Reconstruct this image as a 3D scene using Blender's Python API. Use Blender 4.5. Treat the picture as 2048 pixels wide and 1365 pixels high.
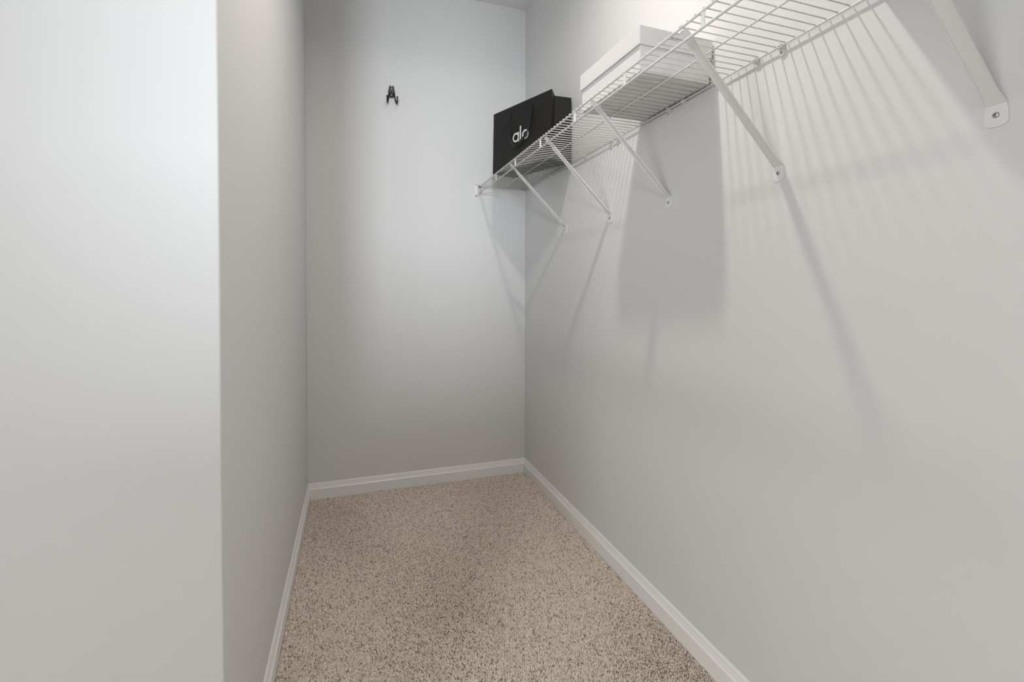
import bpy, bmesh, math, random
import numpy as np
from mathutils import Vector, Matrix

for o in list(bpy.data.objects):
    bpy.data.objects.remove(o)
scene = bpy.context.scene
C = scene.collection

# ------------------------------------------------------------------ measured layout (metres)
XL, XR = -0.226, 0.976          # left / right closet walls
D = 2.6496                      # back wall
YE = 0.973                      # outer corner of the left wall
H = 2.743                       # ceiling
YF = -0.95                      # front wall (behind the camera)
XO = -1.50                      # outer left wall of the wider part
ZS = 1.683                      # shelf deck height (axis of the long wires)
XF = 0.6905                     # shelf front wires
XB = XR - 0.010                 # shelf rear wire
HB = 0.0814                     # baseboard height
LAMP = (0.372, 1.170, 2.700)

# ------------------------------------------------------------------ camera
FPX = 943.77
YAW, PITCH, ROLL = map(math.radians, (18.6417, -1.2158, 0.1131))
cam_d = bpy.data.cameras.new('camera')
cam = bpy.data.objects.new('camera', cam_d)
C.objects.link(cam)
scene.camera = cam
fw = Vector((math.sin(YAW) * math.cos(PITCH), math.cos(YAW) * math.cos(PITCH), math.sin(PITCH)))
rt = Vector((math.cos(YAW), -math.sin(YAW), 0))
up = rt.cross(fw)
rt, up = rt * math.cos(ROLL) + up * math.sin(ROLL), up * math.cos(ROLL) - rt * math.sin(ROLL)
M3 = Matrix((rt, up, -fw)).transposed()
cam.matrix_world = Matrix.Translation((0, 0, 1.1092)) @ M3.to_4x4()
cam_d.sensor_width = 36.0
cam_d.lens = FPX / 2048 * 36.0
cam_d.shift_y = -(682.5 - 594.65) / 2048
cam_d.clip_start = 0.02

# ------------------------------------------------------------------ world, lights, exposure
w = bpy.data.worlds.new('world')
scene.world = w
w.use_nodes = True
bg = w.node_tree.nodes['Background']
bg.inputs['Color'].default_value = (1.0, 0.975, 1.0, 1)
bg.inputs['Strength'].default_value = 1.7

def area(name, loc, rot, sx, sy, power, col, shape='RECTANGLE'):
    l = bpy.data.lights.new(name, 'AREA')
    l.shape = shape
    l.size = sx
    if shape in ('RECTANGLE', 'ELLIPSE'):
        l.size_y = sy
    l.energy = power
    l.color = col
    o = bpy.data.objects.new(name, l)
    o.location = loc
    o.rotation_euler = rot
    C.objects.link(o)
    return o

# cool light from behind, shaped by an added window; an added doorway brings fill
P_BEAM, C_BEAM = 163.0, (0.845, 0.928, 1.0)
P_FILL, C_FILL = 24.5, (0.97, 1.0, 0.985)
P_LAMP, C_LAMP = 10.4, (1.0, 0.918, 0.860)
area('added_window_beam', (-0.985, -3.20, 1.625), (math.radians(90), 0, math.radians(-9)), 0.70, 0.65, P_BEAM, C_BEAM)  # unseen source, placed to throw the soft-edged beam through the added window
area('added_doorway_fill', (XO - 0.45, -0.20, 1.10), (math.radians(90), 0, math.radians(-90)), 1.2, 1.9, P_FILL, C_FILL)  # added fill light, softens the right wall and the box shadow

scene.view_settings.view_transform = 'Standard'
scene.view_settings.look = 'None'
scene.view_settings.exposure = 0.0
scene.view_settings.gamma = 1.0
scene.view_settings.use_curve_mapping = False

# ------------------------------------------------------------------ materials
def mat(name, col, rough=0.6, bump=0.0, bscale=200.0, metal=0.0, spec=0.5, var=0.0, vscale=3.0):
    m = bpy.data.materials.new(name)
    m.use_nodes = True
    nt = m.node_tree
    b = nt.nodes['Principled BSDF']
    b.inputs['Roughness'].default_value = rough
    b.inputs['Metallic'].default_value = metal
    b.inputs['Specular IOR Level'].default_value = spec
    tc = nt.nodes.new('ShaderNodeTexCoord')
    n = nt.nodes.new('ShaderNodeTexNoise')
    n.inputs['Scale'].default_value = vscale
    n.inputs['Detail'].default_value = 3.0
    nt.links.new(tc.outputs['Object'], n.inputs['Vector'])
    r = nt.nodes.new('ShaderNodeMapRange')
    r.inputs['To Min'].default_value = 1.0 - var
    r.inputs['To Max'].default_value = 1.0 + var
    nt.links.new(n.outputs['Fac'], r.inputs['Value'])
    mx = nt.nodes.new('ShaderNodeVectorMath')
    mx.operation = 'SCALE'
    mx.inputs[0].default_value = col
    nt.links.new(r.outputs['Result'], mx.inputs['Scale'])
    nt.links.new(mx.outputs['Vector'], b.inputs['Base Color'])
    if bump > 0:
        n2 = nt.nodes.new('ShaderNodeTexNoise')
        n2.inputs['Scale'].default_value = bscale
        n2.inputs['Detail'].default_value = 2.0
        nt.links.new(tc.outputs['Object'], n2.inputs['Vector'])
        bp = nt.nodes.new('ShaderNodeBump')
        bp.inputs['Strength'].default_value = bump
        bp.inputs['Distance'].default_value = 0.001
        nt.links.new(n2.outputs['Fac'], bp.inputs['Height'])
        nt.links.new(bp.outputs['Normal'], b.inputs['Normal'])
    return m

M = {}
M['wall'] = mat('wall_paint', (0.736, 0.739, 0.735), 0.75, 0.10, 260, spec=0.25, var=0.012, vscale=1.4)
M['ceiling'] = mat('ceiling_paint', (0.84, 0.835, 0.82), 0.85, 0.15, 180, spec=0.2)
M['trim'] = mat('trim_paint', (0.90, 0.90, 0.89), 0.35, 0.04, 120, var=0.01)
M['wire'] = mat('white_coated_steel', (0.80, 0.80, 0.79), 0.35, 0.03, 400)
M['plastic'] = mat('white_plastic', (0.80, 0.80, 0.78), 0.45, 0.02, 300)
M['screw'] = mat('zinc_screw', (0.55, 0.55, 0.54), 0.30, 0.05, 900, metal=1.0)
M['slot'] = mat('screw_recess', (0.03, 0.03, 0.03), 0.6)
M['bag'] = mat('black_kraft_paper', (0.0125, 0.0118, 0.0112), 0.50, 0.10, 500, spec=0.35, var=0.10, vscale=25)
M['ribbon'] = mat('black_satin_ribbon', (0.045, 0.041, 0.040), 0.33, 0.25, 700, var=0.15, vscale=80)
M['logo'] = mat('white_foil_print', (0.85, 0.85, 0.83), 0.45)
M['box'] = mat('white_coated_card', (0.735, 0.728, 0.722), 0.50, 0.04, 350, var=0.01)
M['ink'] = mat('dark_print_ink', (0.035, 0.030, 0.028), 0.5)
M['hook'] = mat('black_powder_steel', (0.016, 0.015, 0.015), 0.45, 0.05, 700, spec=0.35)
M['plate'] = mat('oil_bronze_steel', (0.075, 0.068, 0.058), 0.50, 0.05, 700, spec=0.3)
M['backing'] = mat('carpet_backing', (0.42, 0.37, 0.32), 0.95, 0.4, 300, spec=0.05)
M['outside'] = mat('neutral_paint', (0.6, 0.6, 0.6), 0.8)

def carpet_material():
    m = bpy.data.materials.new('beige_carpet_yarn')
    m.use_nodes = True
    nt = m.node_tree
    b = nt.nodes['Principled BSDF']
    b.inputs['Roughness'].default_value = 0.95
    b.inputs['Specular IOR Level'].default_value = 0.05
    a = nt.nodes.new('ShaderNodeAttribute')
    a.attribute_name = 'yarn'
    r = nt.nodes.new('ShaderNodeValToRGB')
    e = r.color_ramp.elements
    e[0].position = 0.0;  e[0].color = (0.17, 0.135, 0.11, 1)
    e[1].position = 1.0;  e[1].color = (0.98, 0.905, 0.82, 1)
    for p, c in ((0.10, (0.32, 0.262, 0.216, 1)), (0.32, (0.69, 0.595, 0.51, 1)), (0.7, (0.90, 0.80, 0.70, 1))):
        x = e.new(p)
        x.color = c
    nt.links.new(a.outputs['Fac'], r.inputs['Fac'])
    nt.links.new(r.outputs['Color'], b.inputs['Base Color'])
    return m
M['carpet'] = carpet_material()

# ------------------------------------------------------------------ mesh helpers
def mesh_obj(name, bm, m, parent=None, smooth=False):
    me = bpy.data.meshes.new(name)
    bmesh.ops.recalc_face_normals(bm, faces=bm.faces[:])
    bm.to_mesh(me)
    bm.free()
    if smooth:
        for p in me.polygons:
            p.use_smooth = True
    me.materials.append(m)
    o = bpy.data.objects.new(name, me)
    C.objects.link(o)
    if parent:
        o.parent = parent
    return o

def inst(src, parent, loc=None):
    c = src.copy()
    C.objects.link(c)
    c.parent = parent
    if loc is not None:
        c.location = loc
    return c

def copy_tree(o, parent=None):
    c = o.copy()
    C.objects.link(c)
    c.parent = parent
    for ch in list(o.children):
        copy_tree(ch, c)
    return c

def empty(name, loc=(0, 0, 0), rz=0.0):
    o = bpy.data.objects.new(name, None)
    o.empty_display_size = 0.05
    o.location = loc
    o.rotation_euler = (0, 0, rz)
    C.objects.link(o)
    return o

def tag(o, label, cat, group=None):
    o['label'] = label
    o['category'] = cat
    if group:
        o['group'] = group
    return o

def struct(o, label=None, cat=None):
    o['kind'] = 'structure'
    if label:
        o['label'] = label
    if cat:
        o['category'] = cat
    return o

def box(bm, x0, x1, y0, y1, z0, z1, bevel=0.0, seg=2):
    r = bmesh.ops.create_cube(bm, size=1.0)
    vs = r['verts']
    for v in vs:
        v.co = Vector(((x0 + x1) / 2 + v.co.x * (x1 - x0), (y0 + y1) / 2 + v.co.y * (y1 - y0), (z0 + z1) / 2 + v.co.z * (z1 - z0)))
    if bevel > 0:
        es = list({e for v in vs for e in v.link_edges})
        bmesh.ops.bevel(bm, geom=es, offset=bevel, segments=seg, affect='EDGES', profile=0.5)
    return bm

def tube(bm, pts, rad, n=8, cap=True):
    """round rod along a polyline; rad a number or one per point"""
    pts = [Vector(p) for p in pts]
    rads = rad if isinstance(rad, (list, tuple)) else [rad] * len(pts)
    t0 = (pts[1] - pts[0]).normalized()
    ref = Vector((0, 0, 1)) if abs(t0.z) < 0.9 else Vector((1, 0, 0))
    nrm = (ref - t0 * ref.dot(t0)).normalized()
    rings = []
    for i, p in enumerate(pts):
        if i == 0:
            t = t0
        elif i == len(pts) - 1:
            t = (pts[i] - pts[i - 1]).normalized()
        else:
            t = ((pts[i + 1] - pts[i]).normalized() + (pts[i] - pts[i - 1]).normalized()).normalized()
        nrm = (nrm - t * nrm.dot(t)).normalized()
        bn = t.cross(nrm)
        rings.append([bm.verts.new(p + (nrm * math.cos(2 * math.pi * k / n) + bn * math.sin(2 * math.pi * k / n)) * rads[i]) for k in range(n)])
    for a, b in zip(rings[:-1], rings[1:]):
        for k in range(n):
            bm.faces.new((a[k], a[(k + 1) % n], b[(k + 1) % n], b[k]))
    if cap:
        bm.faces.new(rings[0][::-1])
        bm.faces.new(rings[-1])
    return bm

def prism(bm, poly, axis, a0, a1):
    """closed 2D polygon extruded along an axis; poly in the two remaining axes (in x,y,z order)"""
    def P(u, v, a):
        if axis == 'x': return (a, u, v)
        if axis == 'y': return (u, a, v)
        return (u, v, a)
    lo = [bm.verts.new(P(u, v, a0)) for u, v in poly]
    hi = [bm.verts.new(P(u, v, a1)) for u, v in poly]
    n = len(poly)
    for i in range(n):
        bm.faces.new((lo[i], lo[(i + 1) % n], hi[(i + 1) % n], hi[i]))
    bm.faces.new(lo[::-1])
    bm.faces.new(hi)
    return bm

def new():
    return bmesh.new()

# ------------------------------------------------------------------ room shell
T = 0.12
bm = new(); box(bm, XO - 1.6, XR + T, YF - T, D + T, -0.15, -0.006)
floor = struct(mesh_obj('floor', bm, M['backing']))
bm = new(); box(bm, XO - T, XR + T, YF - T, D + T, H, H + 0.1)
struct(mesh_obj('ceiling', bm, M['ceiling']))
bm = new(); box(bm, XL - 0.11, XR + T, D, D + T, -0.006, H)
struct(mesh_obj('wall_back', bm, M['wall']))
bm = new(); box(bm, XR, XR + T, YF - T, D, -0.006, H)
struct(mesh_obj('wall_right', bm, M['wall']))
# left wall: L-shaped return with a rounded drywall corner bead
R_ = 0.004
arc = [(XL - R_ + R_ * math.sin(a), YE + R_ - R_ * math.cos(a)) for a in [i * math.pi / 2 / 6 for i in range(7)]]
poly = [(XO, YE)] + arc + [(XL, D), (XL - 0.11, D), (XL - 0.11, YE + 0.11), (XO, YE + 0.11)]
bm = new(); prism(bm, poly, 'z', -0.006, H)
struct(mesh_obj('wall_left', bm, M['wall']))
# unseen outer left wall, with a doorway added to let in fill
DY0, DY1, DZ = -0.62, 0.22, 2.06
bm = new()
box(bm, XO - T, XO, YF - T, DY0, -0.006, H)
box(bm, XO - T, XO, DY1, YE + 0.11, -0.006, H)
box(bm, XO - T, XO, DY0, DY1, DZ, H)
struct(mesh_obj('wall_left_outer', bm, M['wall']))
# unseen front wall, with a window added as aperture for the cool beam
WX0, WX1, WZ0, WZ1 = -0.72, -0.12, 1.30, 2.10
bm = new()
box(bm, XO, WX0, YF - T, YF, -0.006, H)
box(bm, WX1, XR, YF - T, YF, -0.006, H)
box(bm, WX0, WX1, YF - T, YF, WZ1, H)
box(bm, WX0, WX1, YF - T, YF, -0.006, WZ0)
struct(mesh_obj('wall_front', bm, M['wall']))
win = struct(empty('added_window_1', (0, YF, 0)))  # added window, out of view; its opening is sized to cut the beam
cw, ct = 0.062, 0.016
def casing(bm, axis, a0, a1, z0, z1):
    for q0, q1, r0, r1 in ((a0 - cw, a0, z0 - cw, z1 + cw), (a1, a1 + cw, z0 - cw, z1 + cw), (a0, a1, z1, z1 + cw), (a0, a1, z0 - cw, z0)):
        if r1 < 0.01:
            continue
        if axis == 'y':
            box(bm, q0, q1, 0.0003, ct, max(r0, -0.006), r1, 0.003)
        else:
            box(bm, 0.0003, ct, q0, q1, max(r0, -0.006), r1, 0.003)
bm = new(); casing(bm, 'y', WX0, WX1, WZ0, WZ1); mesh_obj('casing', bm, M['trim'], win)
bm = new()
for q0, q1, r0, r1 in ((WX0, WX0 + .03, WZ0, WZ1), (WX1 - .03, WX1, WZ0, WZ1), (WX0 + .03, WX1 - .03, WZ0, WZ0 + .03), (WX0 + .03, WX1 - .03, WZ1 - .03, WZ1)):
    box(bm, q0, q1, -0.09, -0.05, r0, r1)
mesh_obj('sash', bm, M['trim'], win)
mg = bpy.data.materials.new('window_glass')
mg.use_nodes = True
nt = mg.node_tree
nt.nodes.remove(nt.nodes['Principled BSDF'])
tr = nt.nodes.new('ShaderNodeBsdfTransparent'); gl = nt.nodes.new('ShaderNodeBsdfGlossy'); mx = nt.nodes.new('ShaderNodeMixShader')
gl.inputs['Roughness'].default_value = 0.02
mx.inputs['Fac'].default_value = 0.06
nt.links.new(tr.outputs[0], mx.inputs[1]); nt.links.new(gl.outputs[0], mx.inputs[2])
nt.links.new(mx.outputs[0], nt.nodes['Material Output'].inputs['Surface'])
bm = new(); box(bm, WX0 + .03, WX1 - .03, -0.072, -0.068, WZ0 + .03, WZ1 - .03)
mesh_obj('pane', bm, mg, win)

# baseboards: moulded profile (offset from wall, height)
PROF = [(0.0125, -0.006), (0.0125, 0.050), (0.0118, 0.0525), (0.0090, 0.0560), (0.0082, 0.0585), (0.0082, 0.0610),
        (0.0066, 0.0655), (0.0056, 0.0700), (0.0052, 0.0735), (0.0052, 0.0755), (0.0036, 0.0775), (0.0030, 0.0800), (0.0022, HB)]
def baseboard(name, a, b, nx, ny, ma, mb):
    """run from a to b (xy at the wall), normal n into the room, ma/mb = +1 inner mitre, -1 outer, 0 square"""
    bm = new()
    a = Vector(a); b = Vector(b); n = Vector((nx, ny)); t = (b - a).normalized()
    prof = [(0.0002, -0.006)] + PROF + [(0.0002, HB)]
    A = []; B = []
    for d, z in prof:
        pa = a + n * d + t * (d * ma)
        pb = b + n * d - t * (d * mb)
        A.append(bm.verts.new((pa.x, pa.y, z)))
        B.append(bm.verts.new((pb.x, pb.y, z)))
    k = len(prof)
    for i in range(k):
        bm.faces.new((A[i], A[(i + 1) % k], B[(i + 1) % k], B[i]))
    bm.faces.new(A); bm.faces.new(B[::-1])
    return struct(mesh_obj(name, bm, M['trim']))
baseboard('baseboard_back', (XL, D), (XR, D), 0, -1, 1, 1)
baseboard('baseboard_left', (XL, YE), (XL, D), 1, 0, -1, 1)
baseboard('baseboard_right', (XR, YF), (XR, D), -1, 0, 1, 1)
baseboard('baseboard_left_front', (XO, YE), (XL, YE), 0, -1, 1, -1)
baseboard('baseboard_front', (XO, YF), (XR, YF), 0, 1, 1, 1)
bm = new(); casing(bm, 'x', DY0, DY1, 0.0, DZ)  # casing around the added doorway
o = struct(mesh_obj('trim_1', bm, M['trim'])); o.location = (XO, 0, 0)

# ------------------------------------------------------------------ carpet pile (real tufts)
def carpet():
    rng = np.random.default_rng(11)
    regs = [(XL + 0.013, XR - 0.013, YE - 0.02, D - 0.0135, 0.0037), (-0.50, XR - 0.013, 0.62, YE - 0.02, 0.0037),
            (-1.05, XR - 0.013, -0.30, 0.62, 0.0068)]
    xs = []; ys = []; sc = []
    for x0, x1, y0, y1, s in regs:
        nx = int((x1 - x0) / s); ny = int((y1 - y0) / s)
        gx, gy = np.meshgrid(np.linspace(x0 + s / 2, x1 - s / 2, nx), np.linspace(y0 + s / 2, y1 - s / 2, ny))
        gx = gx + (np.arange(ny)[:, None] % 2) * s * 0.5 - s * 0.25
        xs.append(np.clip(gx + rng.uniform(-.42, .42, gx.shape) * s, x0 + .001, x1 - .001).ravel())
        ys.append(np.clip(gy + rng.uniform(-.42, .42, gy.shape) * s, y0, y1 - .001).ravel())
        sc.append(np.full(gx.size, s / 0.0037))
    sc = np.concatenate(sc)
    x = np.concatenate(xs); y = np.concatenate(ys)
    keep = ~((x < XL + 0.014) & (y > YE - 0.014))
    x = x[keep]; y = y[keep]; sc = sc[keep]
    n = len(x)
    # nap direction field: slow swirls, as footprints and the vacuum leave them
    fx = np.sin(5.1 * x + 2.3 * np.sin(3.1 * y)) + 0.6 * np.sin(11 * y + 4 * x)
    fy = np.cos(4.3 * y + 1.7 * np.sin(4.6 * x)) + 0.6 * np.sin(9 * x - 3 * y)
    lean = np.stack([fx, fy], 1) * 0.0015 + rng.normal(0, 0.0012, (n, 2))
    h = rng.normal(0.0004, 0.0011, n)
    ang = rng.uniform(0, math.pi / 2, n)
    V = np.zeros((n, 9, 3), np.float32)
    for k in range(4):
        a = ang + k * math.pi / 2
        V[:, k, 0] = x + np.cos(a) * 0.0026 * sc; V[:, k, 1] = y + np.sin(a) * 0.0026 * sc; V[:, k, 2] = -0.0044
        a2 = a + 0.5
        rr = rng.uniform(0.0013, 0.0024, n) * sc
        V[:, 4 + k, 0] = x + lean[:, 0] * .7 + np.cos(a2) * rr
        V[:, 4 + k, 1] = y + lean[:, 1] * .7 + np.sin(a2) * rr
        V[:, 4 + k, 2] = h - 0.0014 + rng.normal(0, .0005, n)
    V[:, 8, 0] = x + lean[:, 0]; V[:, 8, 1] = y + lean[:, 1]; V[:, 8, 2] = h
    lo, hi = XL + 0.0135, XR - 0.0135
    inside = (y > YE)
    V[inside, :, 0] = np.clip(V[inside, :, 0], lo, hi)
    V[:, :, 0] = np.minimum(V[:, :, 0], hi)
    V[:, :, 1] = np.minimum(V[:, :, 1], D - 0.0135)
    base = (np.arange(n) * 9)[:, None]
    quads = np.array([[0, 1, 5, 4], [1, 2, 6, 5], [2, 3, 7, 6], [3, 0, 4, 7]]).ravel()
    tris = np.array([[4, 5, 8], [5, 6, 8], [6, 7, 8], [7, 4, 8]]).ravel()
    loops = np.concatenate([base + quads[None], base + tris[None]], 1).ravel().astype(np.int32)
    sizes = np.tile(np.array([4] * 4 + [3] * 4, np.int32), n)
    starts = np.concatenate([[0], np.cumsum(sizes)[:-1]]).astype(np.int32)
    me = bpy.data.meshes.new('carpet_pile')
    me.vertices.add(n * 9); me.vertices.foreach_set('co', V.ravel())
    me.loops.add(len(loops)); me.loops.foreach_set('vertex_index', loops)
    me.polygons.add(len(sizes)); me.polygons.foreach_set('loop_start', starts)
    me.update(calc_edges=True)
    me.validate()
    col = np.clip(rng.beta(2.6, 2.1, n), 0, 1)
    col[rng.random(n) < 0.06] *= 0.26
    at = me.attributes.new('yarn', 'FLOAT', 'POINT')
    at.data.foreach_set('value', np.repeat(col, 9).astype(np.float32))
    me.materials.append(M['carpet'])
    o = bpy.data.objects.new('carpet_pile', me)
    C.objects.link(o)
    o.parent = floor
    o['kind'] = 'stuff'
    return o
carpet()

# ------------------------------------------------------------------ ceiling lamp (small disc light, out of view above)
lx, ly, lz = LAMP
root = tag(empty('ceiling_lamp', (lx, ly, H)), 'small round white ceiling light with a frosted disc in the closet', 'lamp')
bm = new()
bmesh.ops.create_cone(bm, cap_ends=True, segments=48, radius1=0.082, radius2=0.075, depth=H - lz - 0.004, matrix=Matrix.Translation((0, 0, -(H - lz - 0.004) / 2)))
mesh_obj('base', bm, M['plastic'], root)
bm = new()
prof = [(0.062, 0.004), (0.085, 0.004), (0.085, -0.002), (0.078, -0.0055), (0.064, -0.0055), (0.062, -0.003)]
rings = []
for k in range(48):
    a = 2 * math.pi * k / 48
    rings.append([bm.verts.new((r * math.cos(a), r * math.sin(a), lz - H + z)) for r, z in prof])
for k in range(48):
    A = rings[k]; B = rings[(k + 1) % 48]
    for i in range(len(prof)):
        bm.faces.new((A[i], B[i], B[(i + 1) % len(prof)], A[(i + 1) % len(prof)]))
mesh_obj('trim_ring', bm, M['plastic'], root)
md = bpy.data.materials.new('lamp_diffuser')
md.use_nodes = True
pb = md.node_tree.nodes['Principled BSDF']
pb.inputs['Base Color'].default_value = (0.9, 0.9, 0.88, 1)
pb.inputs['Emission Color'].default_value = (1.0, 0.90, 0.80, 1)
pb.inputs['Emission Strength'].default_value = 1.2
bm = new()
bmesh.ops.create_circle(bm, cap_ends=True, segments=48, radius=0.062, matrix=Matrix.Translation((0, 0, lz - H + 0.0022)))
mesh_obj('diffuser', bm, md, root)
area('lamp_light', (lx, ly, lz), (0, 0, 0), 0.070, 0.070, P_LAMP, C_LAMP, 'DISK').data.spread = math.radians(160)

# ------------------------------------------------------------------ wire shelf
Y0S, Y1S = YF + 0.03, D - 0.006
RF, RB, RM, RD = 0.0031, 0.0026, 0.0022, 0.00150
shelf = tag(empty('wire_shelf', (XF, Y1S, ZS)), 'long white ventilated wire shelf fixed along the right-hand closet wall', 'shelf')
def L(x, y, z):
    return (x - XF, y - Y1S, z - ZS)
bm = new(); tube(bm, [L(XF, Y0S, ZS), L(XF, Y1S, ZS)], RF, 10)
mesh_obj('front_wire', bm, M['wire'], shelf, True)
ZLIP = ZS - 0.0345
bm = new(); tube(bm, [L(XF, Y0S, ZLIP), L(XF, Y1S, ZLIP)], RF, 10)
mesh_obj('lip_wire', bm, M['wire'], shelf, True)
bm = new(); tube(bm, [L(0.8265, Y0S, ZS), L(0.8265, Y1S, ZS)], RM, 8)
mesh_obj('middle_wire', bm, M['wire'], shelf, True)
bm = new(); tube(bm, [L(XB, Y0S, ZS), L(XB, Y1S, ZS)], RB, 8)
mesh_obj('rear_wire', bm, M['wire'], shelf, True)
# cross wires one inch apart, lying on the long wires
ZD = ZS + 0.0036
bm = new(); tube(bm, [(-0.0042, 0, 0), (XR - 0.0035 - XF, 0, 0)], RD, 6)
deck0 = None
yk = 0.7060 + 0.0254 * 76
while yk > Y0S + 0.01:
    if yk < Y1S - 0.004:
        if deck0 is None:
            deck0 = mesh_obj('deck_wire', bm, M['wire'], shelf, True)
            deck0.location = L(XF, yk, ZD)
        else:
            inst(deck0, shelf, L(XF, yk, ZD))
    yk -= 0.0254
# flat straps joining the two front wires, one foot apart
bm = new(); box(bm, -0.0018, 0.0018, -0.0052, 0.0052, ZLIP - ZS - 0.001, 0.001, 0.0010, 2)
st0 = None
ys = 2.3045
while ys > Y0S + 0.05:
    if st0 is None:
        st0 = mesh_obj('lip_strap', bm, M['wire'], shelf)
        st0.location = L(XF, ys, ZS)
    else:
        inst(st0, shelf, L(XF, ys, ZS))
    ys -= 0.2985

ZT = ZD + RD                      # top of the deck: things stand here

# ------------------------------------------------------------------ support arms
def screw_head(name, parent, r, loc, axis='x'):
    """pan head with a cross recess; local +x is away from the wall when axis = x (towards -x world)"""
    bm = new()
    n = 16
    rings = []
    for rr, h in ((1.0, 0.0), (1.0, 0.25), (0.8, 0.5), (0.42, 0.62)):
        rings.append([bm.verts.new((-h * r, rr * r * math.cos(2 * math.pi * k / n), rr * r * math.sin(2 * math.pi * k / n))) for k in range(n)])
    for a, b in zip(rings[:-1], rings[1:]):
        for k in range(n):
            bm.faces.new((a[k], a[(k + 1) % n], b[(k + 1) % n], b[k]))
    bm.faces.new(rings[0][::-1]); bm.faces.new(rings[-1])
    s = mesh_obj(name, bm, M['screw'], parent, True)
    s.location = loc
    bm = new()
    h = -0.655 * r
    for q in (0.6, 0.6 + math.pi / 2):
        u = Vector((0, math.cos(q), math.sin(q))); v = Vector((0, -math.sin(q), math.cos(q)))
        pts = [u * s1 * r * .48 + v * s2 * r * .11 for s1, s2 in ((-1, -1), (1, -1), (1, 1), (-1, 1))]
        bm.faces.new([bm.verts.new((h, p.y, p.z)) for p in pts])
    return s, bm

ORD = ['first', 'second', 'third', 'fourth', 'fifth', 'sixth', 'seventh', 'eighth', 'ninth', 'tenth', 'eleventh', 'twelfth']
ZFT = 1.3855                      # screw height of the foot plates
def make_arm():
    root = empty('shelf_support_arm', (XR, 0, ZFT))
    # foot plate screwed to the wall: tapered, with a curved lower edge
    bm = new()
    out = []
    for k in range(9):
        a = math.pi + math.pi * k / 8
        out.append((0.0152 * math.cos(a), -0.0125 + 0.0065 * math.sin(a)))
    out += [(0.0152, 0.006), (0.0120, 0.0205), (-0.0120, 0.0205), (-0.0152, 0.006)]
    prism(bm, out, 'x', -0.0022, -0.0003)
    plate = mesh_obj('foot_plate', bm, M['wire'], root)
    s, bmr = screw_head('screw', plate, 0.0046, (-0.0022, 0, 0))
    rc = mesh_obj('cross_recess', bmr, M['slot'], root)
    rc.location = (-0.0022, 0, 0)
    # brace: shallow channel rising from the plate to the front of the shelf
    p0 = Vector((-0.0025, 0, 0.0165)); p1 = Vector((XF + 0.0030 - XR, 0, ZS - 0.0048 - ZFT))
    t = (p1 - p0).normalized(); nn = Vector((-t.z, 0, t.x))      # nn points up/left of the brace
    if nn.z < 0: nn = -nn
    sec = [(-0.0112, -0.0028), (-0.0112, 0.0), (-0.0100, 0.0010), (0.0100, 0.0010), (0.0112, 0.0), (0.0112, -0.0028),
           (0.0102, -0.0028), (0.0102, -0.0002), (-0.0102, -0.0002), (-0.0102, -0.0028)]
    bm = new()
    rings = []
    Lg = (p1 - p0).length
    for f, wsc, dsc in ((0.0, 1.32, 0.10), (0.02, 1.24, 0.30), (0.055, 1.04, 0.8), (0.09, 1.0, 1.0), (0.86, 1.0, 1.0), (0.89, 1.06, 0.4), (0.93, 1.12, 0.3), (0.985, 1.12, 0.3), (1.0, 0.85, 0.3)):
        c = p0 + t * (Lg * f)
        rings.append([bm.verts.new(c + Vector((0, a * wsc, 0)) + nn * (b * dsc if b < -0.001 else b)) for a, b in sec])
    k = len(sec)
    for A, B in zip(rings[:-1], rings[1:]):
        for i in range(k):
            bm.faces.new((A[i], A[(i + 1) % k], B[(i + 1) % k], B[i]))
    bm.faces.new(rings[0][::-1]); bm.faces.new(rings[-1])
    mesh_obj('brace', bm, M['wire'], root)
    # tongue hooked over the front wire
    bm = new()
    cx, cz = XF - XR, ZS - ZFT
    path = []
    for a in [math.radians(d) for d in (-60, -20, 20, 60, 100, 140, 180)]:
        path.append((cx + 0.0044 * math.cos(a), cz + 0.0044 * math.sin(a)))
    prev = None
    for (px, pz) in path:
        cur = [bm.verts.new((px, -0.0030, pz)), bm.verts.new((px, 0.0030, pz))]
        if prev:
            bm.faces.new((prev[0], prev[1], cur[1], cur[0]))
        prev = cur
    bmesh.ops.solidify(bm, geom=bm.faces[:], thickness=0.0009)
    mesh_obj('hook_tongue', bm, M['wire'], root)
    return root
arm0 = make_arm()
arm_ys = [2.083, 1.6665, 1.2975, 0.8790, 0.4725, 0.0757, -0.330, -0.735]
for i, y in enumerate(arm_ys):
    a = arm0 if i == 0 else copy_tree(arm0)
    a.location = (XR, y, ZFT)
    nm = 'white steel shelf support arm, ' + ('the one closest to the back wall' if i == 0 else ORD[i] + ' arm counted from the back wall')
    tag(a, nm, 'bracket', 'support arms under the wire shelf')

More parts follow.
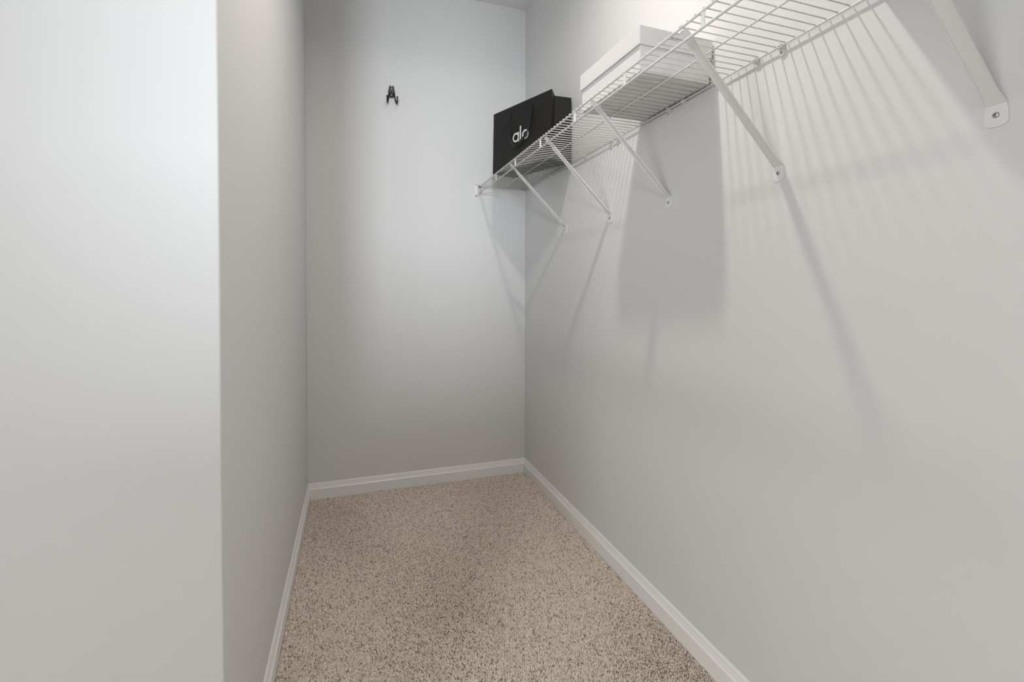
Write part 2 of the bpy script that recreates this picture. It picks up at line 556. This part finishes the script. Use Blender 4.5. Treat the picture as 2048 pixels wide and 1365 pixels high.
# ------------------------------------------------------------------ wall clips on the rear wire
def make_clip(screwed):
    root = empty('shelf_wall_clip', (XR, 0, ZS))
    bm = new()
    cx = XB - XR
    prof = []
    for d in range(-150, 151, 25):
        a = math.radians(d + 10)
        prof.append((cx + 0.0052 * math.cos(a), 0.0052 * math.sin(a)))
    inner = []
    for d in range(150, -151, -25):
        a = math.radians(d + 10)
        inner.append((cx + 0.0029 * math.cos(a), 0.0029 * math.sin(a)))
    poly = prof + inner
    n = len(poly)
    lo = [bm.verts.new((u, -0.0060, v)) for u, v in poly]
    hi = [bm.verts.new((u, 0.0060, v)) for u, v in poly]
    for i in range(n):
        bm.faces.new((lo[i], lo[(i + 1) % n], hi[(i + 1) % n], hi[i]))
    h = n // 2
    for i in range(h - 1):
        for V in (lo, hi):
            bm.faces.new((V[i], V[i + 1], V[n - 2 - i], V[n - 1 - i]))
    mesh_obj('saddle', bm, M['plastic'], root)
    bm = new(); box(bm, -0.0050, -0.0003, -0.0056, 0.0056, -0.007, 0.009, 0.0012)
    mesh_obj('wall_pad', bm, M['plastic'], root)
    bm = new()
    for yy in (-0.0035, 0.0035):
        box(bm, cx - 0.0022, cx + 0.0004, yy - 0.0011, yy + 0.0011, 0.0049, 0.0115, 0.0005, 1)
    mesh_obj('prongs', bm, M['plastic'], root)
    if screwed:
        bm = new()
        nn = 18
        A = []; B = []
        for k in range(nn):
            a = 2 * math.pi * k / nn
            A.append((0.0072 * math.cos(a), -0.0138 + 0.0078 * math.sin(a)))
        prism(bm, A, 'x', -0.0060, -0.0003)
        ear = mesh_obj('screw_ear', bm, M['plastic'], root)
        s, bmr = screw_head('screw', ear, 0.0036, (-0.0060, 0, -0.0138))
        rc = mesh_obj('cross_recess', bmr, M['slot'], root)
        rc.location = (-0.0061, 0, -0.0138)
    return root
protos = {}
clips = [(2.51, 0), (2.25, 0), (2.055, 1), (1.876, 0), (1.6546, 1), (1.6051, 0), (1.2941, 1), (1.2195, 0), (0.9457, 0), (0.8713, 1), (0.545, 0), (0.468, 1)]
for i, (y, sc) in enumerate(clips):
    if sc not in protos:
        protos[sc] = make_clip(sc); a = protos[sc]
    else:
        a = copy_tree(protos[sc])
    a.location = (XR, y, ZS)
    tag(a, ('screwed' if sc else 'plain') + ' white plastic clip on the rear shelf wire, ' + ('closest to the back wall' if i == 0 else ORD[i] + ' from the back wall'), 'clip', 'wall clips holding the rear shelf wire')

# ------------------------------------------------------------------ end bracket on the back wall
root = tag(empty('shelf_end_bracket', (0.677, D, 1.664)), 'small white end bracket on the back wall holding the shelf front', 'bracket')
bm = new(); box(bm, -0.0115, 0.0115, -0.0032, -0.0003, -0.0365, 0.0365, 0.0014)
pl = mesh_obj('back_plate', bm, M['plastic'], root)
bm = new()
# open sleeve: outer wall with a hollow, facing the room
for (x0, x1, z0, z1) in ((0.0040, 0.0062, -0.0210, 0.0290), (0.0215, 0.0240, -0.0210, 0.0290), (0.0062, 0.0215, 0.0265, 0.0290), (0.0062, 0.0215, -0.0210, -0.0185)):
    box(bm, x0, x1, -0.0210, -0.0005, z0, z1, 0.0006, 1)
mesh_obj('sleeve', bm, M['plastic'], root)
bm = new(); box(bm, -0.0085, 0.0215, -0.0150, -0.0032, -0.0262, -0.0218, 0.0010, 1)
mesh_obj('lower_tab', bm, M['plastic'], root)
for zz in (0.0322, -0.0318):
    bm = new()
    bmesh.ops.create_cone(bm, cap_ends=True, segments=14, radius1=0.0030, radius2=0.0022, depth=0.0016, matrix=Matrix.Translation((-0.001, -0.0039, zz)) @ Matrix.Rotation(math.radians(90), 4, 'X'))
    mesh_obj('screw', bm, M['slot'], root)

# ------------------------------------------------------------------ white gift box
def gift_box(name, loc, rz, w, d, h, lid_h, label, lettering=False):
    """w along local x (towards the wall), d along local y, origin at bottom near-front corner"""
    root = tag(empty(name, loc, rz), label, 'box')
    bm = new(); box(bm, 0, w, 0, d, 0, h - 0.004, 0.0012, 2)
    mesh_obj('body', bm, M['box'], root)
    o = 0.0050
    t = 0.0030
    bm = new()
    z0 = h - lid_h
    # lid: open tray turned over, with real wall thickness
    def ring(x0, x1, y0, y1, z):
        return [bm.verts.new(c) for c in ((x0, y0, z), (x1, y0, z), (x1, y1, z), (x0, y1, z))]
    A = ring(-o, w + o, -o, d + o, z0); B = ring(-o, w + o, -o, d + o, h)
    Ci = ring(-o + t, w + o - t, -o + t, d + o - t, z0); Di = ring(-o + t, w + o - t, -o + t, d + o - t, h - t)
    for i in range(4):
        j = (i + 1) % 4
        bm.faces.new((A[i], A[j], B[j], B[i])); bm.faces.new((Ci[i], Ci[j], Di[j], Di[i])); bm.faces.new((A[i], A[j], Ci[j], Ci[i]))
    bm.faces.new(B); bm.faces.new(Di)
    bmesh.ops.recalc_face_normals(bm, faces=bm.faces[:])
    es = [e for e in bm.edges if all(v in B or v in A for v in e.verts)]
    bmesh.ops.bevel(bm, geom=es, offset=0.0014, segments=2, affect='EDGES', profile=0.5)
    lid = mesh_obj('lid', bm, M['box'], root)
    return root, lid, o

BX = (0.7315, 1.1000, ZT)
gb, lid, o_ = gift_box('gift_box', BX, math.radians(1.6), 0.2330, 0.3200, 0.1210, 0.0500,
                       'white lidded card gift box with small dark lettering on wire shelf')
def text_mesh(s, size, name, m, parent, width=None):
    cu = bpy.data.curves.new(name, 'FONT')
    cu.body = s
    cu.size = size
    cu.extrude = 0.00012
    to = bpy.data.objects.new(name, cu)
    C.objects.link(to)
    dg = bpy.context.evaluated_depsgraph_get()
    me = bpy.data.meshes.new_from_object(to.evaluated_get(dg))
    bpy.data.objects.remove(to)
    bpy.data.curves.remove(cu)
    if width:
        xs = [v.co.x for v in me.vertices]
        k = width / (max(xs) - min(xs)); x0 = min(xs)
        for v in me.vertices:
            v.co.x = (v.co.x - x0) * k
    me.materials.clear()
    me.materials.append(m)
    ob = bpy.data.objects.new(name, me)
    C.objects.link(ob)
    ob.parent = parent
    return ob
tx = text_mesh('VERONICA BEARD', 0.0080, 'lettering', M['ink'], lid, 0.0590)
tx.rotation_euler = (math.radians(90), 0, 0)
tx.location = (0.0940, -o_ - 0.00025, 0.1000)

# a second, lower box further along the shelf, above the frame
gb2, lid2, _ = gift_box('shoe_box', (0.800, 0.300, ZT), 0.0, 0.1600, 0.3550, 0.1150, 0.0350,
                        'plain white low shoe box pushed against the wall on wire shelf')

# ------------------------------------------------------------------ black paper shopping bag
TH = math.radians(22.0)
# local x along the logo panel (far end -> near end), local y into the bag depth, z up
bag = tag(empty('shopping_bag', (0.682, 2.333, ZT), math.atan2(-math.cos(TH), math.sin(TH))),
          'black paper shopping bag with white lettering and ribbon handles on wire shelf', 'bag')
BW, BD, BH = 0.410, 0.140, 0.300
def bag_body():
    bm = new()
    nz = 7
    def section(f):
        z = BH * f
        push = 0.042 * min(1.0, max(0.0, (f - 0.05) / 0.30))
        lean = 0.012 * f
        sp = 0.0
        return [(lean * 0.6, -sp, z), (BW + lean, -sp, z), (BW + lean * .8 - push, BD * 0.46, z), (BW, BD, z), (0, BD, z), (push, BD * 0.5, z)]
    rings = []
    for i in range(nz + 1):
        rings.append([bm.verts.new(c) for c in section(i / nz)])
    for A, B in zip(rings[:-1], rings[1:]):
        for k in range(6):
            bm.faces.new((A[k], A[(k + 1) % 6], B[(k + 1) % 6], B[k]))
    bm.faces.new(rings[0][::-1])
    bmesh.ops.recalc_face_normals(bm, faces=bm.faces[:])
    bmesh.ops.solidify(bm, geom=bm.faces[:], thickness=0.0010)
    return bm
body = mesh_obj('paper_body', bag_body(), M['bag'], bag)
# local frame is right-handed with y pointing to the bag's left: check sign so that depth goes away from the panel
def ribbon(path, wid, name, yoff):
    """flat ribbon along (u, z, out) path"""
    from mathutils import geometry
    P = [Vector((u + 1.13 * out, -out, z - 0.5 * out)) for u, z, out in path]
    # Catmull-Rom resample
    Q = []
    ext = [P[0] * 2 - P[1]] + P + [P[-1] * 2 - P[-2]]
    for i in range(1, len(ext) - 2):
        for s in range(6):
            t = s / 6
            a, b, c, d = ext[i - 1], ext[i], ext[i + 1], ext[i + 2]
            Q.append(0.5 * ((2 * b) + (c - a) * t + (2 * a - 5 * b + 4 * c - d) * t * t + (3 * b - a - 3 * c + d) * t ** 3))
    Q.append(P[-1])
    bm = new()
    prev = None
    for i, p in enumerate(Q):
        t = (Q[min(i + 1, len(Q) - 1)] - Q[max(i - 1, 0)]).normalized()
        side = t.cross(Vector((0, -1, 0))).normalized()
        f = i / (len(Q) - 1)
        tw = 0.45 * math.sin(math.pi * 3 * f)                       # the ribbon rolls a little
        nrm = Vector((0, -1, 0))
        dirv = side * math.cos(tw) + nrm * math.sin(tw)
        ww = wid * (0.45 + 0.55 * min(1, f / .12, (1 - f) / .12))
        cur = []
        for q in (-0.5, -0.17, 0.17, 0.5):
            pp = p + dirv * ww * q + nrm * (0.0007 * (1 - (2 * q) ** 2))
            pp.y = min(pp.y, -0.0008)
            cur.append(bm.verts.new(pp))
        if prev:
            for k in range(3):
                bm.faces.new((prev[k], prev[k + 1], cur[k + 1], cur[k]))
        prev = cur
    bmesh.ops.solidify(bm, geom=bm.faces[:], thickness=0.0006)
    o = mesh_obj(name, bm, M['ribbon'], bag, True)
    o.location.y = yoff
    return o
hp = [(0.1440, 0.2750, 0.001), (0.1330, 0.2520, 0.007), (0.1240, 0.2250, 0.010), (0.1235, 0.1950, 0.011), (0.1300, 0.1560, 0.011), (0.1500, 0.1180, 0.011),
      (0.1800, 0.1060, 0.012), (0.2120, 0.1170, 0.012), (0.2400, 0.1350, 0.012), (0.2620, 0.1600, 0.011), (0.2760, 0.2000, 0.010), (0.2830, 0.2350, 0.007), (0.2905, 0.2750, 0.001)]
ribbon(hp, 0.0155, 'ribbon_handle', 0.0)
# rivet-like punched holes where the handle enters the panel
for u in (0.1440, 0.2905):
    bm = new()
    bmesh.ops.create_cone(bm, cap_ends=True, segments=16, radius1=0.0042, radius2=0.0036, depth=0.0012, matrix=Matrix.Translation((u, -0.0006, 0.2760)) @ Matrix.Rotation(math.radians(90), 4, 'X'))
    mesh_obj('eyelet', bm, M['hook'], bag)
# second handle falls inside the bag behind the rear panel
# white letters a l o printed on the panel
def ring2d(bm, cu, cz, ro, ri, y0, y1, n=40):
    def P(r, a, y):
        return bm.verts.new((cu + r * math.cos(a), y, cz + r * math.sin(a)))
    R = []
    for k in range(n):
        a = 2 * math.pi * k / n
        R.append((P(ro, a, y0), P(ri, a, y0), P(ri, a, y1), P(ro, a, y1)))
    for k in range(n):
        A = R[k]; B = R[(k + 1) % n]
        for i in range(4):
            bm.faces.new((A[i], A[(i + 1) % 4], B[(i + 1) % 4], B[i]))
zb = 0.1205
ry0, ry1 = -0.00045, -0.00005
rr = 0.0225
bm = new(); ring2d(bm, 0.1790, zb + rr, rr, rr - 0.0075, ry0, ry1)
box(bm, 0.1790 + rr - 0.0078, 0.1790 + rr + 0.0002, ry0, ry1, zb, zb + 2 * rr)
mesh_obj('letter', bm, M['logo'], bag)
bm = new(); box(bm, 0.2085, 0.2160, ry0, ry1, zb, zb + 0.0700)
mesh_obj('letter', bm, M['logo'], bag)
bm = new(); ring2d(bm, 0.2470, zb + rr, rr, rr - 0.0075, ry0, ry1)
mesh_obj('letter', bm, M['logo'], bag)

# ------------------------------------------------------------------ double coat hook on the back wall
hk = tag(empty('coat_hook', (0.2035, D, 2.150)), 'small black double prong coat hook screwed to the back wall', 'hook')
bm = new()
poly = [(-0.0115, 0.0460), (-0.0042, 0.0460), (-0.0036, 0.0385), (0.0036, 0.0385), (0.0042, 0.0460), (0.0115, 0.0460),
        (0.0185, 0.0120), (0.0172, 0.0060), (-0.0172, 0.0060), (-0.0185, 0.0120)]
prism(bm, poly, 'y', -0.0060, -0.0003)
bmesh.ops.bevel(bm, geom=[e for e in bm.edges if all(v.co.y < -0.005 for v in e.verts)], offset=0.0012, segments=2, affect='EDGES')
up_ = mesh_obj('upper_plate', bm, M['plate'], hk)
bm = new()
poly = [(-0.0165, 0.0062)] + [(0.0148 * math.cos(a), -0.0060 + 0.0140 * math.sin(a)) for a in [math.pi + math.pi * k / 10 for k in range(11)]] + [(0.0165, 0.0062)]
prism(bm, poly, 'y', -0.0040, -0.0003)
lo_ = mesh_obj('lower_plate', bm, M['hook'], hk)
for z, y, par in ((0.0275, -0.0060, up_), (-0.0045, -0.0040, lo_)):
    bm = new()
    bmesh.ops.create_uvsphere(bm, u_segments=16, v_segments=8, radius=0.0042, matrix=Matrix.Translation((0, y, z)) @ Matrix.Diagonal((1, 0.55, 1, 1)))
    mesh_obj('screw', bm, M['screw'], par, True)
for s in (-1, 1):
    bm = new()
    pts = [(s * 0.0130, -0.0075, 0.0060), (s * 0.0150, -0.0120, -0.0100), (s * 0.0190, -0.0170, -0.0340), (s * 0.0225, -0.0230, -0.0500),
           (s * 0.0242, -0.0320, -0.0580), (s * 0.0252, -0.0420, -0.0560), (s * 0.0258, -0.0480, -0.0460), (s * 0.0262, -0.0500, -0.0330), (s * 0.0262, -0.0505, -0.0255)]
    Q = []
    P = [Vector(p) for p in pts]
    ext = [P[0] * 2 - P[1]] + P + [P[-1] * 2 - P[-2]]
    for i in range(1, len(ext) - 2):
        for q in range(4):
            t = q / 4
            a, b, c, d = ext[i - 1], ext[i], ext[i + 1], ext[i + 2]
            Q.append(0.5 * ((2 * b) + (c - a) * t + (2 * a - 5 * b + 4 * c - d) * t * t + (3 * b - a - 3 * c + d) * t ** 3))
    Q.append(P[-1])
    tube(bm, Q, [0.0038] * (len(Q) - 3) + [0.0045, 0.0047, 0.0040], 10)
    mesh_obj('prong', bm, M['hook'], hk, True)
